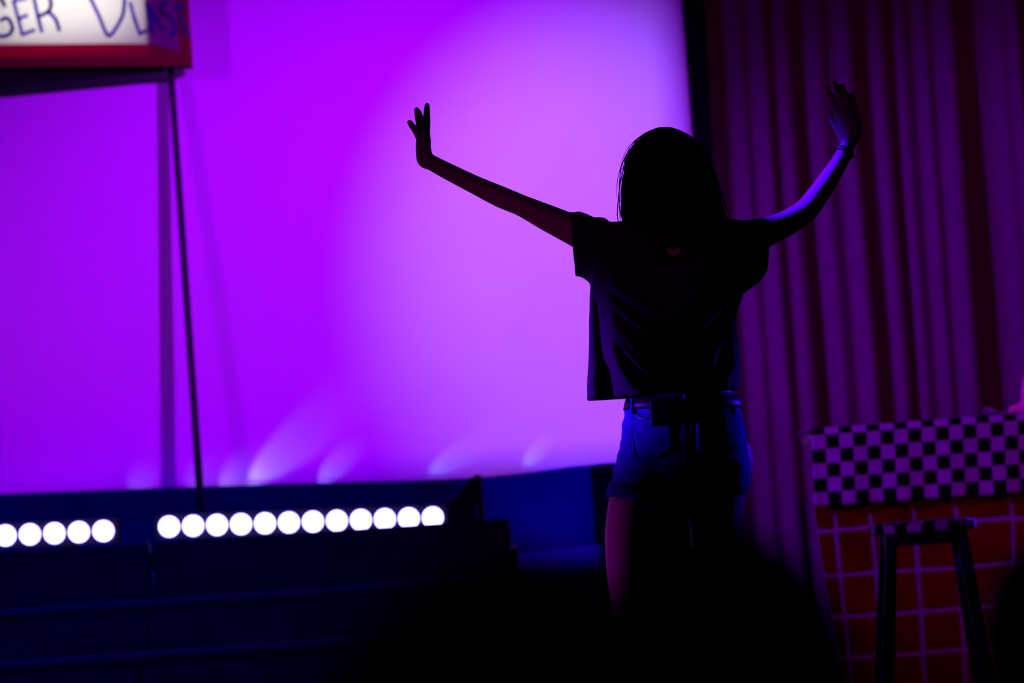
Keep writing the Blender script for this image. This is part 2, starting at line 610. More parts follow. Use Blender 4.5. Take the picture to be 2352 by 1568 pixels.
# added small spots along the backdrop's foot, standing in for the lamp bars' streaks
for (px, py, tx, ty, pw, an, col) in ((520, 1145, 690, 1010, 2.0, 36, (0.32, 0.30, 1.0)), (700, 1140, 800, 1040, 0.7, 34, (0.22, 0.2, 1.0)),
                                      (910, 1126, 1110, 1015, 1.6, 24, (0.12, 0.25, 1.0)), (1165, 1106, 1260, 1010, 0.8, 26, (0.15, 0.22, 1.0)),
                                      (500, 1126, 560, 1090, 0.16, 80, (0.35, 0.25, 1.0)), (440, 1128, 470, 1095, 0.05, 90, (0.35, 0.2, 1.0)), (310, 1134, 330, 1100, 0.05, 80, (0.35, 0.2, 1.0))):
    spot('added_streak_spot', at(px, py, SCR_Y - 0.07), at(tx, ty, SCR_Y + 0.04), col, pw, an, 0.7, 0.008)

# ------------------------------------------------------------------ hand lettered sign box
SXR, SXL = 443, -420
SG_F, SG_B = 13.03, 13.13


def S(px, py, off=0.0):
    return at(px, py, SG_F - off)


sg = empty('sign_box', tuple(at(-50, 120, SG_F)), 'hand lettered red and white sign box lit from inside, hung before the backdrop', 'sign')
top_py = -260
HX0, HX1, HY0, HY1 = -380, 336, -225, 99


def board(p, t=0.006):
    f = [S(x, y) for x, y in p]
    return prism(f, [q + Vector((0, t, 0)) for q in f])


bot = lambda px: 158 - 8 * max(0, px) / 443
Bk = lambda px, py: Vector((S(px, py).x, SG_B, S(px, py).z))
# red card face: four boards round the lit window
for p in ([(SXL, bot(SXL)), (SXR, bot(SXR)), (SXR - 3, HY1), (SXL, HY1)], [(HX1, HY1), (SXR - 3, HY1), (SXR - 26, HY0), (HX1 - 22, HY0)],
          [(SXL, HY1), (HX0, HY1), (HX0 - 22, HY0), (SXL - 22, HY0)], [(SXL - 22, HY0), (SXR - 26, HY0), (SXR - 28, top_py), (SXL - 24, top_py)]):
    mesh('red_board', board(p), M['red_card'], sg)
# paper glued over the window, its corner lapping onto the red card
pp = [(-400, 108), (0, 105), (150, 102), (250, 100), (345, 101), (412, 116), (408, 60), (400, -10), (388, -150), (384, -240), (0, -240), (-400, -240)]
fpp = [S(x, y, 0.004) for x, y in pp]
me = bpy.data.meshes.new('paper')
me.from_pydata([tuple(p) for p in fpp], [], [tuple(range(len(fpp)))])
link('paper', me, M['paper'], sg)


def slab(name, a, b_, t, m):
    """wall of the box from edge a (front) to the back board"""
    q = [S(*a, -0.0065), S(*b_, -0.0065), Bk(*b_), Bk(*a)]
    mesh(name, prism(q, [p + Vector(t) for p in q]), m, sg)


slab('bottom_panel', (SXL, bot(SXL) - 2), (SXR - 8, bot(SXR) - 2), (0, 0, 0.006), M['box_dark'])
slab('top_panel', (SXL - 24, top_py), (SXR - 40, top_py), (0, 0, -0.006), M['box_dark'])
slab('side_panel', (SXL + 1, bot(SXL)), (SXL - 23, top_py), (0.006, 0, 0), M['box_dark'])
slab('side_panel', (SXR - 6, bot(SXR)), (SXR - 34, top_py), (-0.006, 0, 0), M['box_dark'])
slab('divider', (HX1 + 8, HY1 + 40), (HX1 - 20, top_py + 3), (0.004, 0, 0), M['box_white'])
slab('light_shelf', (SXL + 5, HY1 + 34), (HX1 + 8, HY1 + 28), (0, 0, -0.004), M['box_white'])
bkp = [Bk(SXL - 2, bot(SXL) + 1), Bk(SXR - 4, bot(SXR) + 1), Bk(SXR - 32, top_py - 2), Bk(SXL - 26, top_py - 2)]
mesh('back_panel', prism(bkp, [p + Vector((0, 0.006, 0)) for p in bkp]), M['box_white'], sg)
# added tapering board, dark in place of the box's shaded underside
ub = [(SXL, 224), (0, 200), (200, 181), (376, 164), (378, 150), (0, 157), (SXL, 160)]
q = [at(x, y, SG_B - 0.045) for x, y in ub]
mesh('underside_shade_board', prism(q, [p + Vector((0, 0.02, 0)) for p in q]), M['box_dark'], sg)
for px_, wd, pw in ((160, 0.42, 1.0), (-170, 0.42, 0.9)):
    c = at(px_, -28, SG_B - 0.004)
    area('sign_lamp', c, c + Vector((0, -1, 0)), (1.0, 0.98, 0.86), 0.95 * pw, wd, 0.34)

LET = {
    'G': [[(10, 14), (5, 2), (-6, -6), (-18, -4), (-27, 14), (-26, 48), (-16, 76), (5, 83), (20, 79), (28, 68), (25, 52), (15, 41), (1, 47)]],
    'E': [[(62, -5), (31, 2), (42, 43), (51, 79), (79, 69)], [(43, 43), (62, 35)]],
    'R': [[(77, -8), (87, 38), (96, 73)], [(77, -8), (98, -14), (113, -6), (117, 10), (111, 26), (90, 37)], [(111, 26), (128, 45), (136, 70)]],
    'V': [[(206, -8), (228, 38), (249, 82), (273, 53), (283, 29), (287, -8)]],
    'L': [[(299, 6), (309, 44), (321, 78), (340, 68)]],
    'A': [[(350, 77), (344, 45), (337, 8), (356, 38), (375, 69)], [(346, 52), (365, 45)]],
    'S': [[(385, 9), (374, 10), (369, 20), (376, 32), (391, 40), (401, 56), (402, 73), (389, 82)]],
    'T': [[(401, 13), (421, 8)], [(410, 12), (419, 46), (430, 80)]],
}
for ch, strokes in LET.items():
    parts = []
    for st in strokes:
        P = catmull(st, 4) if len(st) > 2 and ch in 'GRSV' else [np.array(p, float) for p in st]
        hw = 4.6 if ch != 'A' else 5.2
        for a, b in zip(P[:-1], P[1:]):
            d = b - a
            ln = np.hypot(*d)
            if ln < 1e-6:
                continue
            d = d / ln
            nrm = np.array((-d[1], d[0])) * hw
            a2, b2 = a - d * hw * 0.45, b + d * hw * 0.45
            q = [a2 + nrm, b2 + nrm, b2 - nrm, a2 - nrm]
            f = [S(x, y, 0.0065) for x, y in q]
            parts.append(prism(f, [p + Vector((0, 0.002, 0)) for p in f]))
    mesh('letter', join(*parts), M['ink'], sg)
# black wooden leg that props the sign, leaning forward at its foot
pt, pb = at(392, 152, 13.14), at(457, 1112, 12.95)
pf = []
for c, hw in ((pt, 0.0105), (pb, 0.012)):
    pf.append([c + Vector((-hw, -0.018, 0)), c + Vector((hw, -0.018, 0)), c + Vector((hw, 0.018, 0)), c + Vector((-hw, 0.018, 0))])
pb2 = Vector((pb.x + (pb.x - pt.x) / (pb.z - pt.z) * (deck_z - pb.z), pb.y, deck_z + 0.001))
pf[1] = [pb2 + Vector((-0.012, -0.025, 0)), pb2 + Vector((0.012, -0.025, 0)), pb2 + Vector((0.012, 0.025, 0)), pb2 + Vector((-0.012, 0.025, 0))]
lg = mesh('leg', prism(pf[0], pf[1]), M['black_metal'], sg)
lg['label'] = 'black wooden leg'

# ------------------------------------------------------------------ snack stall
CT_Y = 11.8
ct_tl, ct_tr = at(1866, 985, CT_Y), at(2600, 931, CT_Y)
x_l, x_r = ct_tl.x + 0.012, ct_tr.x
zt = ct_tl.z - 0.012
stall = empty('stall_counter', ((x_l + x_r) / 2, CT_Y + 0.3, 0), 'stall counter faced with red brick paper under a checkered cloth', 'counter')
mesh('body', join(box(x_l + 0.13, x_r, CT_Y + 0.03, CT_Y + 0.05, 0, zt - 0.03), box(x_l + 0.13, x_l + 0.15, CT_Y + 0.05, CT_Y + 0.62, 0, zt - 0.03),
                  box(x_r - 0.02, x_r, CT_Y + 0.05, CT_Y + 0.62, 0, zt - 0.03)), M['ply'], stall)
mesh('top', box(x_l, x_r, CT_Y + 0.012, CT_Y + 0.65, zt - 0.028, zt), M['ply'], stall)
# brick panel: hand drawn grid (pixel of the joints, row by row)
ROW_Y = [1140, 1216, 1320, 1416, 1511, 1610, 1705]      # joints at x = 1912
COL = [(1866, 1147, 1952, 1705), (1910, 1147, 1966, 1705), (1994, 1147, 2040, 1705), (2094, 1147, 2132, 1705), (2190, 1147, 2224, 1705),
       (2318, 1147, 2350, 1705), (2430, 1147, 2452, 1705), (2540, 1147, 2556, 1705), (2598, 1147, 2612, 1705)]


def joint(ci, ri):
    x0, y0, x1, y1 = COL[ci]
    ymid = ROW_Y[ri]
    t = (ymid - y0) / (y1 - y0)
    x = x0 + (x1 - x0) * t
    y = ymid - 0.068 * (x - 1912)
    return x, y


pl = [at(*joint(0, 0), CT_Y + 0.012), at(*joint(len(COL) - 1, 0), CT_Y + 0.012), at(*joint(len(COL) - 1, 6), CT_Y + 0.012), at(*joint(0, 6), CT_Y + 0.012)]
pl[2].z = pl[3].z = 0.004
panel = mesh('brick_panel', prism([p for p in pl], [p + Vector((0, 0.008, 0)) for p in pl]), M['mortar'], stall)
rr = random.Random(5)
for ri in range(6):
    for ci in range(len(COL) - 1):
        c = [joint(ci, ri), joint(ci + 1, ri), joint(ci + 1, ri + 1), joint(ci, ri + 1)]
        mg = 6.2
        j = lambda: rr.uniform(-1.6, 1.6)
        lft = 1.0 if ci == 0 else mg
        q = [(c[0][0] + lft + j(), c[0][1] + mg + j()), (c[1][0] - mg + j(), c[1][1] + mg + j()), (c[2][0] - mg + j(), c[2][1] - mg + j()), (c[3][0] + lft + j(), c[3][1] - mg + j())]
        mid = [((q[3][0] + q[2][0]) / 2, (q[3][1] + q[2][1]) / 2 + 1.0)]
        loop = [q[0], q[1], q[2], mid[0], q[3]]
        f = [at(x, y, CT_Y + 0.0105 - rr.uniform(0, 0.0012)) for x, y in loop]
        if min(p.z for p in f) < 0.004:
            continue
        cen = sum(f, Vector()) / 5
        f2 = [cen + (p - cen) * 0.985 + Vector((0, -0.0014, 0)) for p in f]
        # low pillow: bevelled front
        V = f2 + f + [p + Vector((0, 0.006, 0)) for p in f]
        Fc = [(0, 1, 2, 3, 4)]
        for a in range(5):
            b = (a + 1) % 5
            Fc += [(a, 5 + a, 5 + b, b), (5 + a, 10 + a, 10 + b, 5 + b)]
        mesh('brick', (V, Fc), M['brick'], panel)

# checkered cloth, one connected sheet with a rounded fold over the front edge
SQ_TOP = [(1866, 990), (2352, 957)]
nx, rows_front = 160, 5
me = bpy.data.meshes.new('tablecloth')
bm = bmesh.new()
uvl = bm.loops.layers.uv.new('UVMap')
# front drop corners
A0 = at(1864, 1000, CT_Y); A1 = at(2600, 947, CT_Y)
B0 = at(1872, 1164, CT_Y - 0.012); B1 = at(2608, 1114, CT_Y - 0.012)
sqw = 31.6 / F_PX * CT_Y
ncol = (A1.x - A0.x) / sqw
prof_pts = []   # (v in squares, function t->point)
grid = []
vlist = []
steps_v = [(0.0, 'f'), (1.0, 'f'), (2.0, 'f'), (3.0, 'f'), (4.0, 'f'), (4.95, 'f')]
NV = []
for k in range(21):
    NV.append(('f', k / 20))
for k in range(1, 6):
    NV.append(('r', k / 5))
for k in range(1, 9):
    NV.append(('t', k / 8))
R = 0.03
for kind, t in NV:
    row = []
    for i in range(nx + 1):
        u = i / nx
        a = A0.lerp(A1, u)
        b = B0.lerp(B1, u)
        if kind == 'f':
            p = b.lerp(a, t)
            p.y += 0.004 * math.sin(u * 40) * (1 - t)
            v = t * 5.0
        elif kind == 'r':
            an = t * math.pi / 2
            p = a + Vector((0, R * (1 - math.cos(an)), R * math.sin(an) * 0.72))
            v = 5.0 + t * R * 1.2 / sqw
        else:
            p = a + Vector((0, R + t * 0.60, R * 0.72 + 0.002 * mnoise.noise((u * 12, t * 5, 2))))
            v = 5.0 + R * 1.2 / sqw + t * 0.60 / sqw
        row.append((bm.verts.new(p), (u * ncol, v)))
    grid.append(row)
for j in range(len(grid) - 1):
    for i in range(nx):
        q = [grid[j][i], grid[j][i + 1], grid[j + 1][i + 1], grid[j + 1][i]]
        f = bm.faces.new([c[0] for c in q])
        for lp, c in zip(f.loops, q):
            lp[uvl].uv = (c[1][0] + 1.001, c[1][1] + 0.001)
        f.smooth = True
bm.to_mesh(me)
bm.free()
tc = link('tablecloth', me, M['check'])
sd = tc.modifiers.new('solid', 'SOLIDIFY')
sd.thickness = 0.003
sd.offset = -1
tag(tc, 'black and white checkered cloth draped over the stall counter', 'tablecloth')

# pink bundle and napkin lying on the counter
ctop = at(2352, 958, CT_Y + 0.12).z
pc = at(2386, 905, CT_Y + 0.15)
PKZ = A0.lerp(A1, 0.68).z + R * 0.72 + 0.003
prt = [limb([Vector((pc.x, pc.y, PKZ + 0.03)), Vector((pc.x + 0.005, pc.y, PKZ + 0.10)), Vector((pc.x + 0.03, pc.y, PKZ + 0.20))], [(0.058, 0.05), (0.052, 0.045), (0.02, 0.02)]),
       limb([Vector((pc.x - 0.085, pc.y, PKZ + 0.014)), Vector((pc.x - 0.02, pc.y, PKZ + 0.02)), Vector((pc.x + 0.05, pc.y, PKZ + 0.02))], [0.012, 0.018, 0.02])]
me = fuse('cloth_bundle', prt, 0.006, 3)
for v in me.vertices:
    v.co.x += 0.008 * mnoise.noise(v.co * 14)
    v.co.z = max(v.co.z, PKZ)
pk = link('cloth_bundle', me, M['pink'], None, True)
tag(pk, 'pink cloth bundle standing on the checkered cloth at the frame edge', 'cloth')
nzp = A0.lerp(A1, 0.60).z + R * 0.72
n0 = at(2262, 951, CT_Y + 0.06); n1 = at(2375, 951, CT_Y + 0.06)
bm = bmesh.new()
g = []
for j in range(7):
    row = []
    for i in range(13):
        u, v = i / 12, j / 6
        lift = 0.022 * max(0, 1 - u * 3.0) * (1 - 0.6 * v) + 0.006 * (1 + mnoise.noise((u * 6, v * 4, 3)))
        row.append(bm.verts.new((n0.x + (n1.x - n0.x) * u, CT_Y + 0.03 + 0.11 * v, A0.lerp(A1, 0.54 + 0.15 * u).z + R * 0.72 + lift)))
    g.append(row)
for j in range(6):
    for i in range(12):
        bm.faces.new((g[j][i], g[j][i + 1], g[j + 1][i + 1], g[j + 1][i]))
me = bpy.data.meshes.new('napkin')
bm.to_mesh(me)
bm.free()
nk = link('napkin', me, M['napkin'])
sd = nk.modifiers.new('solid', 'SOLIDIFY')
sd.thickness = 0.0015
tag(nk, 'crumpled white paper napkin lying on the checkered counter cloth', 'napkin')

# ------------------------------------------------------------------ bar stool
ST_Y = 10.8
sc = at(2119, 1207, ST_Y)
stl = empty('bar_stool', (sc.x, ST_Y, 0), 'tall black bar stool with checkered seat standing before the brick counter', 'stool')
sr = (2242 - 1996) / 2 / F_PX * ST_Y
# seat: low cushion with checkered cover
me = bpy.data.meshes.new('seat')
bm = bmesh.new()
uvl = bm.loops.layers.uv.new('UVMap')
SQ = 0.036
prof_s = [(0.0, 0.016), (0.5, 0.016), (0.9, 0.014), (0.985, 0.008), (1.0, 0.0), (1.0, -0.010), (0.995, -0.016), (0.90, -0.018), (0, -0.018)]
NS = 56
rows = []
acc = 0
for k, (r, z) in enumerate(prof_s):
    if k:
        acc += math.hypot((r - prof_s[k - 1][0]) * sr, z - prof_s[k - 1][1])
    rows.append([bm.verts.new((sc.x + max(r, 0.001) * sr * math.cos(2 * math.pi * i / NS), ST_Y + max(r, 0.001) * sr * math.sin(2 * math.pi * i / NS), sc.z + z)) for i in range(NS)])
for k in range(len(rows) - 1):
    for i in range(NS):
        j = (i + 1) % NS
        f = bm.faces.new((rows[k][i], rows[k + 1][i], rows[k + 1][j], rows[k][j]))
        for lp in f.loops:
            co = lp.vert.co
            ang = math.atan2(co.y - ST_Y, co.x - sc.x)
            if k >= 3:
                ii = i if lp.vert in (rows[k][i], rows[k + 1][i]) else i + 1
                lp[uvl].uv = (ii / NS * 24 + 0.5, 0.5)
            else:
                lp[uvl].uv = ((co.x - sc.x) / SQ + 0.3, (co.y - ST_Y) / SQ + 0.3)
        f.smooth = True
bmesh.ops.remove_doubles(bm, verts=bm.verts[:], dist=1e-5)
bm.to_mesh(me)
bm.free()
st_seat = link('seat', me, M['check'], stl)
st_seat['label'] = 'checkered seat cover'
zs = sc.z - 0.018
m_px = ST_Y / F_PX
for sx, sy in ((-1, -1), (1, -1), (1, 1), (-1, 1)):
    tp = Vector((sc.x + sx * 0.098, ST_Y + sy * 0.085, zs - 0.001))
    ft = Vector((sc.x + sx * 0.165, ST_Y + sy * 0.15, 0.0))
    h0, h1 = 0.015, 0.018
    a = [tp + Vector((dx * h0, dy * h0, 0)) for dx, dy in ((-1, -1), (1, -1), (1, 1), (-1, 1))]
    b = [ft + Vector((dx * h1, dy * h1, 0)) for dx, dy in ((-1, -1), (1, -1), (1, 1), (-1, 1))]
    mesh('leg', prism(a, b), M['black_metal'], stl)
for sy in (-1, 1):
    mesh('apron', box(sc.x - 0.11, sc.x + 0.11, ST_Y + sy * 0.088 - 0.01, ST_Y + sy * 0.088 + 0.01, zs - 0.034, zs, 0.002), M['black_metal'], stl)
for sx in (-1, 1):
    mesh('apron', box(sc.x + sx * 0.1 - 0.01, sc.x + sx * 0.1 + 0.01, ST_Y - 0.085, ST_Y + 0.085, zs - 0.034, zs, 0.002), M['black_metal'], stl)
for sy in (-1, 1):
    mesh('footrest', box(sc.x - 0.148, sc.x + 0.148, ST_Y + sy * 0.133 - 0.01, ST_Y + sy * 0.133 + 0.01, 0.17, 0.19, 0.002), M['black_metal'], stl)
# ------------------------------------------------------------------ head shared by every figure
def head_parts(c, s=1.0):
    """skull, jaw, nose, lips, ears; face towards +Y; c is the head centre"""
    c = Vector(c)
    e = lambda dx, dy, dz, a, b, d: ellipsoid(c + Vector((dx, dy, dz)) * s, a * s, b * s, d * s)
    P = [e(0, -0.008, 0.022, 0.074, 0.093, 0.090),
         e(0, 0.022, -0.045, 0.056, 0.062, 0.066),
         e(0, 0.060, -0.085, 0.024, 0.022, 0.020),
         e(0, 0.066, 0.028, 0.048, 0.022, 0.016),
         e(0, 0.088, -0.012, 0.0095, 0.016, 0.026),
         e(0, 0.098, -0.026, 0.014, 0.014, 0.010),
         e(0, 0.078, -0.054, 0.022, 0.012, 0.006),
         e(0, 0.076, -0.063, 0.019, 0.012, 0.007),
         e(0.040, 0.055, -0.022, 0.022, 0.026, 0.022),
         e(-0.040, 0.055, -0.022, 0.022, 0.026, 0.022)]
    for sx in (-1, 1):
        P.append(e(sx * 0.077, -0.008, -0.005, 0.008, 0.019, 0.031))
    return P


def eyes(c, s, parent):
    for sx in (-1, 1):
        p = Vector(c) + Vector((sx * 0.031, 0.070, 0.004)) * s
        mesh('eye', ellipsoid(p, 0.013 * s, 0.012 * s, 0.010 * s, 14), M['eye'], parent, True)


# ------------------------------------------------------------------ the dancer
GY = 9.0
PX = GY / F_PX


def G(px, py, dy=0.0):
    return at(px, py, GY + dy)


def plof(rows, n=2.0, sub=4, seg=40):
    """rows: (left px, right px, half depth m, centre dy)"""
    key = []
    for (l, r, d, dy) in rows:
        L, Rr = G(*l, dy), G(*r, dy)
        key.append(tuple((L + Rr) / 2) + tuple((Rr - L) / 2) + (d,))
    K = catmull(key, sub)
    return loft([(Vector(k[0:3]), Vector(k[3:6]), Vector((0, max(k[6], 0.002), 0))) for k in K], seg, n)


dancer = empty('person', tuple(at(1575, 1908, GY)), 'person with raised arms in black tee and denim shorts, back turned, before the backdrop', 'person')
dancer.location.z = 0.0
HC = G(1533, 412, 0.015)
px = lambda r: r * PX
body = []
body += head_parts(HC, 1.03)
body.append(limb([G(1540, 470, -0.01), G(1545, 520, -0.02), G(1548, 560, -0.02)], [px(52), px(54), px(64)]))
# trunk
body.append(plof([((1470, 545), (1625, 545), 0.06, -0.01), ((1405, 575), (1690, 570), 0.085, -0.01), ((1425, 650), (1675, 650), 0.105, 0), ((1445, 740), (1670, 740), 0.105, 0.0),
                  ((1458, 830), (1668, 830), 0.095, 0.0), ((1452, 920), (1684, 915), 0.10, 0.0), ((1445, 1000), (1700, 1000), 0.100, -0.01), ((1440, 1060), (1704, 1055), 0.098, -0.012), ((1470, 1095), (1690, 1090), 0.08, -0.01)]))
# left arm (towards the screen's left)
body.append(limb([G(1425, 575, 0.0), G(1375, 553, 0.03), G(1318, 528, 0.07), G(1255, 499, 0.115), G(1198, 472, 0.15), G(1150, 452, 0.16), G(1090, 424, 0.165), G(1030, 394, 0.17), G(990, 373, 0.172)],
                 [px(46), px(42), px(36), px(31), px(25.5), px(25.5), px(22), px(20), px(18.5)]))
body.append(ellipsoid(G(1188, 482, 0.14), px(12), px(16), px(12)))
hd = 0.172
body.append(limb([G(986, 371, hd), G(976, 366, hd), G(973, 345, hd), G(972, 322, hd), G(971, 303, hd)],
                 [(px(19), 0.024), (px(19.5), 0.028), (px(18.5), 0.034), (px(17), 0.038), (px(15), 0.038)], 4))
for pts, r in (([(962, 314, -0.034), (954, 299, -0.038), (946, 288, -0.042), (941, 281, -0.044)], (7.5, 7.0, 6.4, 5.6)),
               ([(965, 305, -0.012), (964, 284, -0.013), (960, 266, -0.013), (957, 252, -0.012)], (8.5, 8.0, 7.2, 5.8)),
               ([(971, 304, 0.012), (968, 282, 0.014), (964, 268, 0.015), (961, 256, 0.014)], (8.5, 8.0, 7.2, 6)),
               ([(978, 306, 0.034), (980, 282, 0.038), (980, 260, 0.04), (981, 242, 0.04)], (8.2, 7.8, 7.0, 5.6)),
               ([(977, 350, 0.03), (981, 328, 0.055), (980, 310, 0.07), (977, 298, 0.08)], (9, 8.5, 7.5, 6.0))):
    body.append(limb([G(x, y, hd + d) for x, y, d in pts], [px(v * 1.12 + 0.5) for v in r], 4, 14))
# right arm
body.append(limb([G(1660, 572, 0.0), G(1712, 552, 0.05), G(1768, 530, 0.11), G(1812, 510, 0.16), G(1850, 484, 0.20), G(1880, 446, 0.225), G(1908, 405, 0.25), G(1932, 366, 0.27), G(1948, 334, 0.285)],
                 [px(46), px(40), px(33), px(30), px(28), px(26), px(23), px(20), px(17.5)]))
rh = 0.285
body.append(limb([G(1945, 340, rh), G(1950, 324, rh), G(1955, 302, rh), G(1951, 278, rh - 0.002), G(1945, 262, rh - 0.004)],
                 [(px(17), 0.017), (px(20), 0.016), (px(27), 0.015), (px(27), 0.014), (px(25), 0.012)], 4))
for pts, r in (([(1928, 268, 0), (1917, 243, -0.004), (1907, 219, -0.002), (1898, 200, 0.006)], (7.6, 7.0, 6.2, 5.0)),
               ([(1939, 264, 0), (1931, 234, -0.006), (1923, 208, -0.004), (1917, 190, 0.006)], (7.8, 7.2, 6.4, 5.2)),
               ([(1953, 266, 0), (1948, 238, -0.006), (1941, 213, -0.004), (1935, 196, 0.004)], (7.6, 7.0, 6.2, 5.0)),
               ([(1967, 274, 0), (1964, 250, -0.004), (1960, 231, -0.002), (1956, 216, 0.004)], (6.8, 6.2, 5.6, 4.6)),
               ([(1938, 312, 0.0), (1922, 292, 0.006), (1911, 275, 0.012), (1906, 256, 0.016)], (11, 9.0, 7.0, 5.4))):
    body.append(limb([G(x, y, rh + d) for x, y, d in pts], [px(v * 1.05 + 0.4) for v in r], 4, 14))
# legs down to the floor
fl = at(1440, 1890, GY).x
frx = at(1715, 1890, GY).x
HLx, HRx = G(1505, 1060).x, G(1645, 1060).x
kl = G(1462, 1430, -0.01)
kr = G(1662, 1430, -0.01)
for hip, thigh, knee, fx in ((G(1508, 1060), G(1477, 1210, -0.005), kl, fl), (G(1640, 1060), G(1644, 1200, -0.005), kr, frx)):
    body.append(limb([hip, thigh, knee.lerp(thigh, 0.45), knee, Vector((knee.x * 0.6 + fx * 0.4, GY - 0.03, 0.34)), Vector((fx, GY - 0.02, 0.10)), Vector((fx, GY - 0.01, 0.05))],
                     [(px(92), 0.09), (px(86) if fx == fl else px(62), 0.085), (px(74) if fx == fl else px(62), 0.07), px(54), px(50), px(34), px(36)], 6, 44))
    body.append(limb([Vector((fx, GY - 0.04, 0.04)), Vector((fx, GY + 0.06, 0.038)), Vector((fx, GY + 0.15, 0.026))], [0.036, 0.038, 0.026]))
bme = fuse('body', body, 0.0034, 3)
link('body', bme, M['skin'], dancer, True)
eyes(HC, 1.03, dancer)
for fx in (fl, frx):
    sh = limb([Vector((fx, GY - 0.055, 0.05)), Vector((fx, GY + 0.05, 0.046)), Vector((fx, GY + 0.17, 0.036))], [(0.044, 0.050), (0.046, 0.046), (0.034, 0.034)])
    me = fuse('shoe', [sh], 0.006, 2)
    for v in me.vertices:
        v.co.z = max(v.co.z, 0.002)
    link('shoe', me, M['shoe'], dancer, True)

# ---- tee shirt
tee = [plof([((1480, 508), (1620, 502), 0.045, -0.005), ((1430, 513), (1668, 508), 0.065, -0.005), ((1385, 520), (1715, 515), 0.085, 0.0), ((1368, 570), (1722, 570), 0.115, 0.0),
             ((1360, 640), (1714, 645), 0.128, 0.0), ((1357, 690), (1699, 690), 0.13, 0.0), ((1356, 740), (1687, 735), 0.13, 0), ((1354, 810), (1692, 800), 0.13, 0),
             ((1352, 865), (1697, 850), 0.13, 0.0), ((1351, 940), (1694, 913), 0.13, 0.0)], 4.5, 5, 80),
       plof([((1450, 522), (1430, 640), 0.09, 0.0), ((1400, 510), (1385, 655), 0.09, 0.02), ((1362, 501), (1358, 648), 0.078, 0.045), ((1338, 495), (1341, 636), 0.07, 0.06), ((1312, 489), (1324, 632), 0.064, 0.075), ((1290, 484), (1310, 630), 0.062, 0.088)], 2.2, 5, 40),
       plof([((1640, 518), (1660, 660), 0.09, 0.0), ((1690, 510), (1702, 672), 0.085, 0.03), ((1725, 505), (1728, 658), 0.075, 0.06), ((1750, 503), (1748, 642), 0.068, 0.08), ((1764, 506), (1759, 626), 0.06, 0.095), ((1785, 506), (1777, 624), 0.06, 0.11)], 2.2, 5, 40)]
# bunched wrinkles on the left shoulder seam
for x, y, r in ((1325, 492, 7), (1340, 495, 6), (1352, 500, 6), (1378, 505, 8), (1388, 508, 7)):
    tee.append(limb([G(x, y - 1, 0.03), G(x + 4, y + 2, 0.06), G(x + 8, y + 8, 0.09)], [px(r)] * 3))
tme = fuse('tee_shirt', tee, 0.0055, 5)
folds = [([(1362, 640), (1385, 690), (1425, 760), (1470, 815), (1510, 845)], 1.2, 8), ([(1372, 660), (1398, 735), (1432, 800), (1490, 860), (1540, 880)], 1.3, 7),
         ([(1392, 715), (1405, 790), (1425, 850), (1455, 890), (1490, 908), (1535, 893)], 1.5, 9), ([(1345, 560), (1360, 620), (1400, 690), (1455, 740), (1530, 775)], 0.9, 10),
         ([(1375, 560), (1405, 640), (1465, 700), (1560, 735)], 0.6, 12), ([(1722, 560), (1705, 640), (1665, 715), (1610, 760)], 0.8, 9),
         ([(1738, 590), (1712, 655), (1690, 720), (1660, 790), (1640, 815)], 0.9, 7), ([(1686, 735), (1680, 790), (1690, 850)], 0.8, 6), ([(1680, 760), (1655, 810), (1640, 850)], 0.9, 8),
         ([(1690, 830), (1668, 868), (1665, 892)], 0.9, 6), ([(1755, 560), (1745, 610), (1725, 645)], 0.7, 6), ([(1336, 560), (1340, 610), (1338, 628)], 0.7, 5),
         ([(1360, 860), (1356, 890), (1356, 915)], 0.7, 5), ([(1370, 840), (1362, 875), (1366, 915)], 0.6, 5)]
segs = []
for pl_, am, wd in folds:
    P = catmull(pl_, 4)
    L = len(P) - 1
    for i in range(L):
        segs.append((P[i], P[i + 1], am * min(1, 4 * (i + 1) / L, 4 * (L - i) / L), wd))
A = np.array([s[0] for s in segs]); Bq = np.array([s[1] for s in segs]); AM = np.array([s[2] for s in segs]); WD = np.array([s[3] for s in segs])
nv = len(tme.vertices)
co = np.empty(nv * 3); tme.vertices.foreach_get('co', co); co = co.reshape(-1, 3)
nrm = np.array([v.normal[:] for v in tme.vertices])
d = co - np.array(CAM)
zc = d @ np.array(fwd)
PXY = np.stack([1176 + F_PX * (d @ np.array(rgt)) / zc, 784 - F_PX * (d @ np.array(upv)) / zc], 1)
disp = np.zeros(nv)
dB = Bq - A
l2 = (dB ** 2).sum(1)
for a0 in range(0, nv, 4000):
    p = PXY[a0:a0 + 4000]
    t = np.clip(((p[:, None, :] - A[None]) * dB[None]).sum(2) / l2[None], 0, 1)
    q = A[None] + dB[None] * t[..., None]
    e = ((p[:, None, :] - q) ** 2).sum(2)
    g = AM[None] * np.exp(-e / (WD[None] ** 2))
    disp[a0:a0 + 4000] = g.max(1)
back = np.clip(-nrm[:, 1] * 2.0 + 0.1, 0, 1)
small = np.array([mnoise.noise(Vector(c) * 16) for c in co]) * 0.0025
co[:, 1] -= disp * back * 0.022
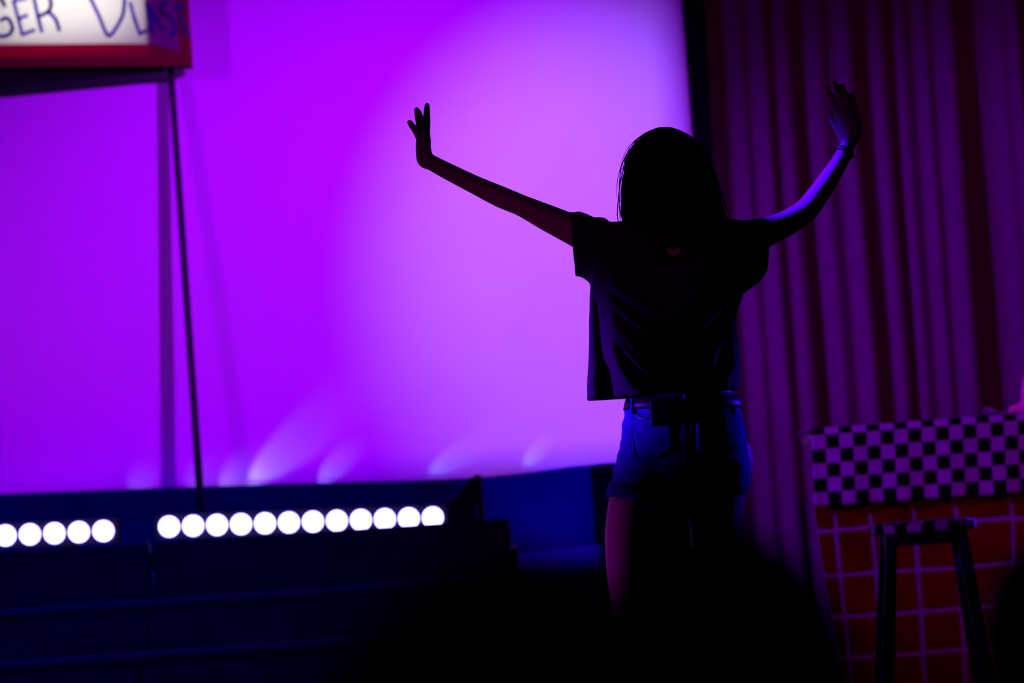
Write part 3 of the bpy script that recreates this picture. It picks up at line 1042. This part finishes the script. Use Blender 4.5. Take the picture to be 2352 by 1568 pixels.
# hollow between the side seam and the first drape, and a bead along the seam
for pl_, am, wd in (([(1374, 672), (1379, 740), (1386, 820), (1398, 890), (1402, 925)], 0.034, 17), ([(1357, 690), (1355, 760), (1353, 850), (1353, 920)], -0.012, 6)):
    P = np.array(catmull(pl_, 5))
    g = np.zeros(nv)
    for a_, b_ in zip(P[:-1], P[1:]):
        tt = np.clip(((PXY - a_) @ (b_ - a_)) / ((b_ - a_) @ (b_ - a_)), 0, 1)
        e = ((PXY - a_ - tt[:, None] * (b_ - a_)) ** 2).sum(1)
        g = np.maximum(g, np.exp(-e / wd ** 2))
    co[:, 1] += g * am * back
co += nrm * small[:, None]
tme.vertices.foreach_set('co', co.ravel())
tme.update()
bm = bmesh.new()
bm.from_mesh(tme)
for _ in range(5):
    bmesh.ops.smooth_vert(bm, verts=bm.verts[:], factor=0.5, use_axis_x=True, use_axis_y=True, use_axis_z=True)
bm.to_mesh(tme)
bm.free()
# open hem, sleeve ends and neckline
bm = bmesh.new()
bm.from_mesh(tme)


def cut(a, b_, out):
    """trim along the line through two points seen square on, open edge"""
    p, q = G(*a), G(*b_)
    n_ = (q - p).normalized().cross(Vector((0, 1, 0)))
    if n_.dot(Vector(out)) < 0:
        n_ = -n_
    bmesh.ops.bisect_plane(bm, geom=bm.verts[:] + bm.edges[:] + bm.faces[:], plane_co=p, plane_no=n_, clear_outer=True)


cut((1351, 918), (1694, 894), (0, 0, -1))
cut((1311, 489), (1324, 632), (-1, 0, 0))
cut((1766, 506), (1761, 625), (1, 0, 0))
NX0, NY0, NRX, NRY = 1538, 562, 27, 37
dl = []
for f in bm.faces:
    c = f.calc_center_median()
    X, Y_ = proj(c)
    if ((X - NX0) / NRX) ** 2 + ((Y_ - NY0) / NRY) ** 2 < 1 and f.normal.y < -0.1:
        dl.append(f)
    elif ((X - 1545) / 60) ** 2 + ((c.y - GY) / 0.055) ** 2 < 1 and f.normal.z > 0.3:
        dl.append(f)
bmesh.ops.delete(bm, geom=dl, context='FACES')
for v in bm.verts:
    if v.is_boundary:
        X, Y_ = proj(v.co)
        d_ = Vector(((X - NX0) / NRX, (Y_ - NY0) / NRY))
        if 0.55 < d_.length < 1.6 and v.co.y < GY - 0.03:
            d_.normalize()
            v.co = at(NX0 + d_.x * NRX, NY0 + d_.y * NRY, v.co.y)
bm.to_mesh(tme)
bm.free()
to = link('tee_shirt', tme, M['tee'], dancer, True)
sd = to.modifiers.new('solid', 'SOLIDIFY')
sd.thickness = 0.0022
sd.offset = 1
to['label'] = 'loose black short sleeved tee with draped folds'
# folded sleeve cuffs
for rows_ in ([((1322, 491), (1331, 633), 0.0665, 0.070), ((1311, 489), (1324, 632), 0.0655, 0.075)], [((1757, 504), (1753, 632), 0.065, 0.088), ((1766, 506), (1761, 625), 0.0612, 0.096)]):
    L = []
    key = [(G(*r[0], r[3]), G(*r[1], r[3]), r[2]) for r in rows_]
    rg = [((a + b) / 2, (b - a) / 2 * 1.012, Vector((0, dd * 1.015, 0))) for a, b, dd in key]
    rg2 = [((a + b) / 2, (b - a) / 2 * 0.975, Vector((0, dd * 0.97, 0))) for a, b, dd in reversed(key)]
    v, f = loft(rg + rg2, 48, 2.2, False)
    s = 48
    f += [(3 * s + k, 3 * s + (k + 1) % s, (k + 1) % s, k) for k in range(s)]
    mesh('sleeve_hem', (v, f), M['tee'], dancer, True)

# ---- denim shorts
sh = [plof([((1444, 905), (1691, 900), 0.103, 0.0), ((1437, 930), (1698, 925), 0.110, -0.002), ((1430, 975), (1708, 970), 0.122, -0.006), ((1424, 1020), (1717, 1015), 0.130, -0.012), ((1416, 1062), (1721, 1058), 0.128, -0.014), ((1409, 1092), (1722, 1086), 0.118, -0.012), ((1470, 1122), (1690, 1116), 0.10, -0.012), ((1530, 1132), (1632, 1128), 0.07, -0.01)], 2.2, 5, 48),
      plof([((1420, 1050), (1575, 1055), 0.12, -0.012), ((1411, 1085), (1577, 1098), 0.112, -0.012), ((1402, 1115), (1577, 1132), 0.105, -0.012), ((1397, 1142), (1575, 1160), 0.102, -0.012)], 2.2, 5, 40),
      plof([((1575, 1055), (1720, 1050), 0.12, -0.012), ((1583, 1090), (1723, 1080), 0.11, -0.012), ((1587, 1122), (1722, 1108), 0.10, -0.012), ((1589, 1150), (1715, 1133), 0.096, -0.012)], 2.2, 5, 40)]
sme = fuse('shorts', sh, 0.0042, 3)
nv = len(sme.vertices)
nr = [v.normal.copy() for v in sme.vertices]
for i, v in enumerate(sme.vertices):
    c = v.co
    X, Y_ = proj(c)
    wl = max(0, 1 - (X - 1395) / 90)
    wr = max(0, 1 - (1722 - X) / 60)
    n1 = mnoise.noise((c.x * 8, c.y * 10, c.z * 52))
    n2 = mnoise.noise((c.x * 24, c.y * 24, c.z * 40 + 7))
    v.co += nr[i] * (0.0016 * n2 + 0.0050 * n1 * wl + 0.0022 * n1 * wr)
bm = bmesh.new()
bm.from_mesh(sme)
dl = []
for f in bm.faces:
    X, Y_ = proj(f.calc_center_median())
    if (f.normal.z < -0.7 and Y_ > 1128 and not (1550 < X < 1604)) or (f.normal.z > 0.8 and Y_ < 915):
        dl.append(f)
bmesh.ops.delete(bm, geom=dl, context='FACES')
bm.to_mesh(sme)
bm.free()
so = link('shorts', sme, M['denim'], dancer, True)
so['label'] = 'blue denim shorts with rolled cuffs'
sd = so.modifiers.new('solid', 'SOLIDIFY')
sd.thickness = 0.002
sd.offset = -1


def band(rows_, grow, thick, m, name, parent, wob=0.0, n=2.2, seg=72):
    key = [(G(*r[0], r[3]), G(*r[1], r[3]), r[2]) for r in rows_]
    out = [((a + b) / 2, (b - a) / 2 + (b - a).normalized() * grow, Vector((0, dd + grow, 0))) for a, b, dd in key]
    inn = [((a + b) / 2, (b - a) / 2 + (b - a).normalized() * (grow - thick), Vector((0, dd + grow - thick, 0))) for a, b, dd in reversed(key)]
    v, f = loft(out + inn, seg, n, False)
    T = len(out) + len(inn)
    f += [((T - 1) * seg + k, (T - 1) * seg + (k + 1) % seg, (k + 1) % seg, k) for k in range(seg)]
    if wob:
        v = [p + Vector((wob * mnoise.noise(p * 30), wob * mnoise.noise(p * 30 + Vector((5, 5, 5))), wob * mnoise.noise(p * 24))) for p in v]
    return mesh(name, (v, f), m, parent, True)


band([((1402, 1110), (1577, 1130), 0.106, -0.012), ((1398, 1124), (1576, 1144), 0.104, -0.012), ((1396, 1141), (1575, 1161), 0.102, -0.012)], 0.0045, 0.006, M['denim'], 'cuff', dancer, 0.003)
band([((1588, 1121), (1722, 1103), 0.100, -0.012), ((1589, 1136), (1719, 1118), 0.098, -0.012), ((1590, 1151), (1715, 1133), 0.096, -0.012)], 0.0035, 0.005, M['denim'], 'cuff', dancer, 0.003)
band([((1441, 913), (1694, 908), 0.106, 0.0), ((1437, 928), (1698, 923), 0.110, -0.001), ((1434, 942), (1702, 937), 0.113, -0.002)], 0.0035, 0.004, M['belt'], 'belt', dancer)


def on_back(px_, py_, lift):
    """point on the seat of the shorts as met from behind"""
    yl = np.interp(py_, [905, 930, 975, 1020, 1062, 1092], [1444, 1437, 1430, 1424, 1416, 1411])
    yr = np.interp(py_, [905, 930, 975, 1020, 1062, 1092], [1691, 1698, 1708, 1717, 1721, 1722])
    dd = np.interp(py_, [905, 930, 975, 1020, 1062, 1092], [0.103, 0.110, 0.122, 0.130, 0.128, 0.115])
    dc = np.interp(py_, [905, 930, 975, 1020, 1062, 1092], [0, -0.002, -0.006, -0.012, -0.014, -0.012])
    c, h = (yl + yr) / 2, (yr - yl) / 2
    k = min(0.98, abs(px_ - c) / h)
    dep = dd * (1 - k ** 2.2) ** (1 / 2.2)
    return G(px_, py_, dc - dep - lift)


def patch(loop, name, m, t0=0.0005, t1=0.004, inner=None):
    """patch pocket: outline filled as a fan grid lying on the cloth"""
    cx = sum(p[0] for p in loop) / len(loop); cy = sum(p[1] for p in loop) / len(loop)
    V, Fc = [], []
    n = len(loop)
    K = 4
    for k in range(K):
        s = 1 - k / K
        for x, y in loop:
            V.append(on_back(cx + (x - cx) * s, cy + (y - cy) * s, t1))
    V.append(on_back(cx, cy, t1))
    for k in range(K - 1):
        for i in range(n):
            j = (i + 1) % n
            Fc.append((k * n + i, k * n + j, (k + 1) * n + j, (k + 1) * n + i))
    for i in range(n):
        Fc.append(((K - 1) * n + i, (K - 1) * n + (i + 1) % n, K * n))
    base = len(V)
    for x, y in loop:
        V.append(on_back(x, y, -0.006))
    for i in range(n):
        j = (i + 1) % n
        Fc.append((base + i, base + j, j, i))
    return mesh(name, (V, Fc), m, dancer, True)


def dens(loop, k=4):
    out = []
    for a, b in zip(loop, loop[1:] + loop[:1]):
        for i in range(k):
            out.append((a[0] + (b[0] - a[0]) * i / k, a[1] + (b[1] - a[1]) * i / k))
    return out


patch(dens([(1450, 972), (1545, 966), (1552, 1030), (1508, 1052), (1462, 1040)]), 'back_pocket', M['denim'])
patch(dens([(1598, 966), (1682, 966), (1680, 1036), (1642, 1052), (1600, 1034)]), 'back_pocket', M['denim'])
mesh('seam', tube([on_back(1573, y, 0.0015) for y in range(945, 1092, 12)], 0.0022, 6), M['denim_dark'], dancer, True)
mesh('seam', tube([on_back(1450 + (y - 975) * 0.14, y, 0.003) for y in range(975, 1050, 8)], 0.0022, 6), M['denim_dark'], dancer, True)
for x in (1452, 1573, 1686):
    mesh('belt_loop', tube([on_back(x, y, 0.007) for y in (908, 918, 930, 944, 950)], 0.004, 8), M['denim'], dancer, True)
# pouch clipped on the belt with a thin lead
a = on_back(1518, 948, 0.012)
pm = fuse('belt_pouch', [box(a.x - 0.024, a.x + 0.024, a.y - 0.011, a.y + 0.012, a.z - 0.030, a.z + 0.030)], 0.003, 4)
link('belt_pouch', pm, M['belt'], dancer, True)['label'] = 'small black pouch clipped on the belt'
mesh('lead', tube([on_back(x, y, 0.008) for x, y in ((1452, 938), (1456, 950), (1468, 960), (1484, 960), (1496, 952))], 0.0011, 6), M['metal'], dancer, True)
# bracelet on the right wrist
wc, wt = G(1941, 350, 0.277), (G(1948, 334, 0.285) - G(1932, 366, 0.27)).normalized()
u = wt.cross(Vector((0, 1, 0))).normalized(); v2 = wt.cross(u)
ring = [(wc + wt * 0.011 * math.cos(t) * 0.6, u * (px(19.5) + 0.0035 * math.sin(t)), v2 * (px(19.5) + 0.0035 * math.sin(t))) for t in np.linspace(0, 2 * math.pi, 9)]
mesh('bracelet', loft(ring, 28, 2, False), M['belt'], dancer, True)

# ---- hair
HR = [(1520, 293, 1534, 0.015), (1503, 297, 1551, 0.035), (1480, 310, 1576, 0.06), (1461, 332, 1598, 0.082), (1446, 358, 1615, 0.098), (1437, 392, 1632, 0.108), (1432, 430, 1644, 0.110),
      (1430, 470, 1656, 0.104), (1432, 505, 1667, 0.095), (1446, 532, 1668, 0.082), (1474, 556, 1640, 0.06), (1505, 576, 1596, 0.03), (1532, 590, 1562, 0.008)]
hr_rows = [((l, y), (r, y), d, 0.0 if y < 470 else -0.0006 * (y - 470)) for l, y, r, d in HR]
hme = fuse('hair', [plof(hr_rows, 2.0, 4, 40)], 0.005, 3)
hz0, hz1 = HC.z - 0.14, HC.z + 0.045
bm = bmesh.new()
bm.from_mesh(hme)
dl = [f for f in bm.faces if (lambda c: c.y > HC.y + 0.028 and c.z < hz1 - 0.10 * (abs(c.x - HC.x) / 0.08) ** 2 * 0.3)(f.calc_center_median())]
bmesh.ops.delete(bm, geom=dl, context='FACES')
for v in bm.verts:
    a = math.atan2(v.co.y - HC.y, v.co.x - HC.x)
    v.co += v.normal * (0.0022 * mnoise.noise((a * 9, v.co.z * 3, 0)) + 0.0012 * mnoise.noise((a * 30, v.co.z * 3, 5)))
bm.to_mesh(hme)
bm.free()
ho = link('hair', hme, M['hair'], dancer, True)
ho['label'] = 'shoulder length dark hair'
sd = ho.modifiers.new('solid', 'SOLIDIFY')
sd.thickness = 0.006
sd.offset = -1
rr = random.Random(11)
K = catmull([tuple((G(*l, dy) + G(*r, dy)) / 2) + tuple((G(*r, dy) - G(*l, dy)) / 2) + (d,) for l, r, d, dy in hr_rows], 3)
parts = []
for s in range(420):
    ph = rr.uniform(math.pi * 0.93, 2.07 * math.pi)
    fly = rr.random() < 0.22
    i0 = rr.choice((2, 3, 4, 6, 8))
    i1 = rr.randint(20, 33)
    off = rr.uniform(0.0, 0.003) if not fly else rr.uniform(0.004, 0.009)
    pts = []
    wv = rr.uniform(-0.25, 0.25)
    fq = rr.uniform(0, 6)
    for i in range(i0, i1, 2):
        k = K[i]
        t = (i - i0) / (i1 - i0)
        p = ph + wv * t * t
        c = Vector(k[:3]); U = Vector(k[3:6]); dd = k[6]
        e = off * min(1.0, (i - i0) / 6) * (1 + (math.sin(t * 4 + fq) * 0.8 if fly else 0))
        pts.append(c + U * math.cos(p) * (1 + e / max(U.length, 0.02)) + Vector((0, (dd + e) * math.sin(p), 0)) + Vector((0, 0, e * (1 if i < 4 else 0.0))))
    if len(pts) > 3:
        parts.append(limb(pts, [0.0007 if fly else 0.0013] * (len(pts) - 1) + [0.0003], 2, 4, False))
st = mesh('hair_strands', join(*parts), M['hair'], dancer, True)
st['kind'] = 'stuff'


# ------------------------------------------------------------------ audience seated on the floor
def sitter(px_, py_, Y, label, hair_kind, ang, seed):
    top = at(px_, py_, Y)
    s = top.z / 0.785
    root = empty('person', (top.x, Y, 0), label, 'person', 'onlookers seated on the floor')
    c, sn = math.cos(ang), math.sin(ang)

    def Q(x, y, z):
        return Vector((top.x + (x * c - y * sn) * s, Y + (x * sn + y * c) * s, z * s))
    hc = Q(0, 0.02, 0.66)
    b = head_parts(hc, s)
    b.append(limb([Q(0, 0.0, 0.60), Q(0, -0.012, 0.54), Q(0, -0.015, 0.48)], [0.052 * s, 0.054 * s, 0.07 * s]))
    b.append(limb([Q(0, -0.03, 0.10), Q(0, -0.05, 0.22), Q(0, -0.04, 0.36), Q(0, -0.02, 0.48)], [(0.14 * s, 0.10 * s), (0.125 * s, 0.10 * s), (0.145 * s, 0.10 * s), (0.13 * s, 0.07 * s)]))
    arms, legs = [], []
    for sx in (-1, 1):
        arms.append(([Q(sx * 0.13, -0.02, 0.475), Q(sx * 0.185, -0.01, 0.44), Q(sx * 0.235, 0.06, 0.28), Q(sx * 0.21, 0.22, 0.20), Q(sx * 0.17, 0.29, 0.19)], [0.05, 0.05, 0.038, 0.03, 0.025]))
        legs.append(([Q(sx * 0.09, -0.02, 0.10), Q(sx * 0.21, 0.15, 0.12), Q(sx * 0.33, 0.30, 0.13), Q(sx * 0.16, 0.36, 0.09), Q(-sx * 0.02, 0.37, 0.06)], [0.10, 0.08, 0.058, 0.05, 0.036]))
    for P_, R_ in arms + legs:
        b.append(limb(P_, [r * s for r in R_]))
    for sx in (-1, 1):
        wr = Q(sx * 0.17, 0.29, 0.19)
        b.append(limb([wr, Q(sx * 0.155, 0.34, 0.185), Q(sx * 0.15, 0.37, 0.18)], [(0.024 * s, 0.016 * s), (0.036 * s, 0.014 * s), (0.034 * s, 0.012 * s)]))
        for k, L in enumerate((0.062, 0.072, 0.066, 0.05)):
            o = (k - 1.5) * 0.018
            b.append(limb([Q(sx * 0.15 + o, 0.37, 0.18), Q(sx * 0.148 + o * 1.1, 0.37 + L * 0.6, 0.172), Q(sx * 0.147 + o * 1.1, 0.37 + L, 0.150)], [0.0085 * s, 0.008 * s, 0.0065 * s], 3, 10))
        b.append(limb([Q(sx * 0.125, 0.32, 0.185), Q(sx * 0.105, 0.345, 0.178), Q(sx * 0.098, 0.375, 0.170)], [0.011 * s, 0.009 * s, 0.007 * s], 3, 10))
        b.append(limb([Q(-sx * 0.02, 0.37, 0.055), Q(-sx * 0.10, 0.36, 0.045), Q(-sx * 0.16, 0.35, 0.035)], [0.036 * s, 0.036 * s, 0.026 * s]))
    me = fuse('body', b, 0.0075, 3)
    for v in me.vertices:
        v.co.z = max(v.co.z, 0.004)
    link('body', me, M['skin'], root, True)
    eyes(hc, s, root)
    tr = [limb([Q(0, -0.03, 0.09), Q(0, -0.045, 0.16), Q(0, -0.05, 0.24), Q(0, -0.04, 0.36), Q(0, -0.02, 0.46), Q(0, -0.015, 0.505)], [(0.155 * s, 0.115 * s), (0.15 * s, 0.12 * s), (0.145 * s, 0.118 * s), (0.16 * s, 0.115 * s), (0.15 * s, 0.09 * s), (0.075 * s, 0.065 * s)])]
    for P_, R_ in arms:
        tr.append(limb(P_[:3] + [P_[2].lerp(P_[3], 0.1)], [(r + 0.011) * s for r in R_[:3]] + [0.046 * s]))
    me = fuse('shirt', tr, 0.009, 4)
    link('shirt', me, M['dark_cloth'], root, True)
    tr = []
    for P_, R_ in legs:
        tr.append(limb(P_, [(r + 0.01) * s for r in R_[:4]] + [0.052 * s]))
    tr.append(limb([Q(0, -0.04, 0.10), Q(0, -0.03, 0.17)], [(0.16 * s, 0.125 * s), (0.15 * s, 0.12 * s)]))
    me = fuse('trousers', tr, 0.010, 3)
    for v in me.vertices:
        v.co.z = max(v.co.z, 0.002)
    link('trousers', me, M['dark_cloth'], root, True)
    hp = [ellipsoid(hc + Vector((0, -0.012, 0.028)) * s, 0.086 * s, 0.103 * s, 0.098 * s)]
    if hair_kind == 'long':
        hp.append(limb([hc + Vector((0, -0.045, 0.02)) * s, hc + Vector((0, -0.06, -0.08)) * s, hc + Vector((0, -0.075, -0.20)) * s, hc + Vector((0, -0.09, -0.28)) * s], [(0.088 * s, 0.06 * s), (0.098 * s, 0.05 * s), (0.10 * s, 0.04 * s), (0.07 * s, 0.02 * s)]))
    elif hair_kind == 'short':
        hp.append(ellipsoid(hc + Vector((0, -0.045, -0.03)) * s, 0.072 * s, 0.06 * s, 0.075 * s))
    else:
        hp.append(ellipsoid(hc + Vector((0, -0.04, -0.02)) * s, 0.082 * s, 0.07 * s, 0.085 * s))
        hp.append(ellipsoid(hc + Vector((0, -0.115, 0.03)) * s, 0.035 * s, 0.035 * s, 0.035 * s))
        hp.append(limb([hc + Vector((0, -0.12, 0.03)) * s, hc + Vector((0, -0.145, -0.06)) * s, hc + Vector((0, -0.13, -0.16)) * s], [0.025 * s, 0.03 * s, 0.012 * s]))
    me = fuse('hair', hp, 0.007, 3)
    bm = bmesh.new()
    bm.from_mesh(me)
    dl = [f for f in bm.faces if (lambda c_: c_.y > hc.y + 0.03 * s and c_.z < hc.z + 0.05 * s)(f.calc_center_median())]
    bmesh.ops.delete(bm, geom=dl, context='FACES')
    for v in bm.verts:
        a_ = math.atan2(v.co.y - hc.y, v.co.x - hc.x)
        v.co += v.normal * (0.004 * mnoise.noise((a_ * 7, v.co.z * 4, seed)))
    bm.to_mesh(me)
    bm.free()
    h = link('hair', me, M['hair'], root, True)
    sd = h.modifiers.new('solid', 'SOLIDIFY')
    sd.thickness = 0.006
    sd.offset = -1
    return root


sitter(1640, 1215, 2.5, 'blurred dark person with long hair seated on the floor directly below the dancer', 'long', 0.05, 2)
sitter(1110, 1295, 1.75, 'large blurred dark person seated below the wedge speaker, left of the dancer', 'short', -0.05, 5)
sitter(2475, 1205, 3.2, 'blurred dark person seated in front of the bar stool, cut by the right frame edge', 'tail', 0.08, 8)
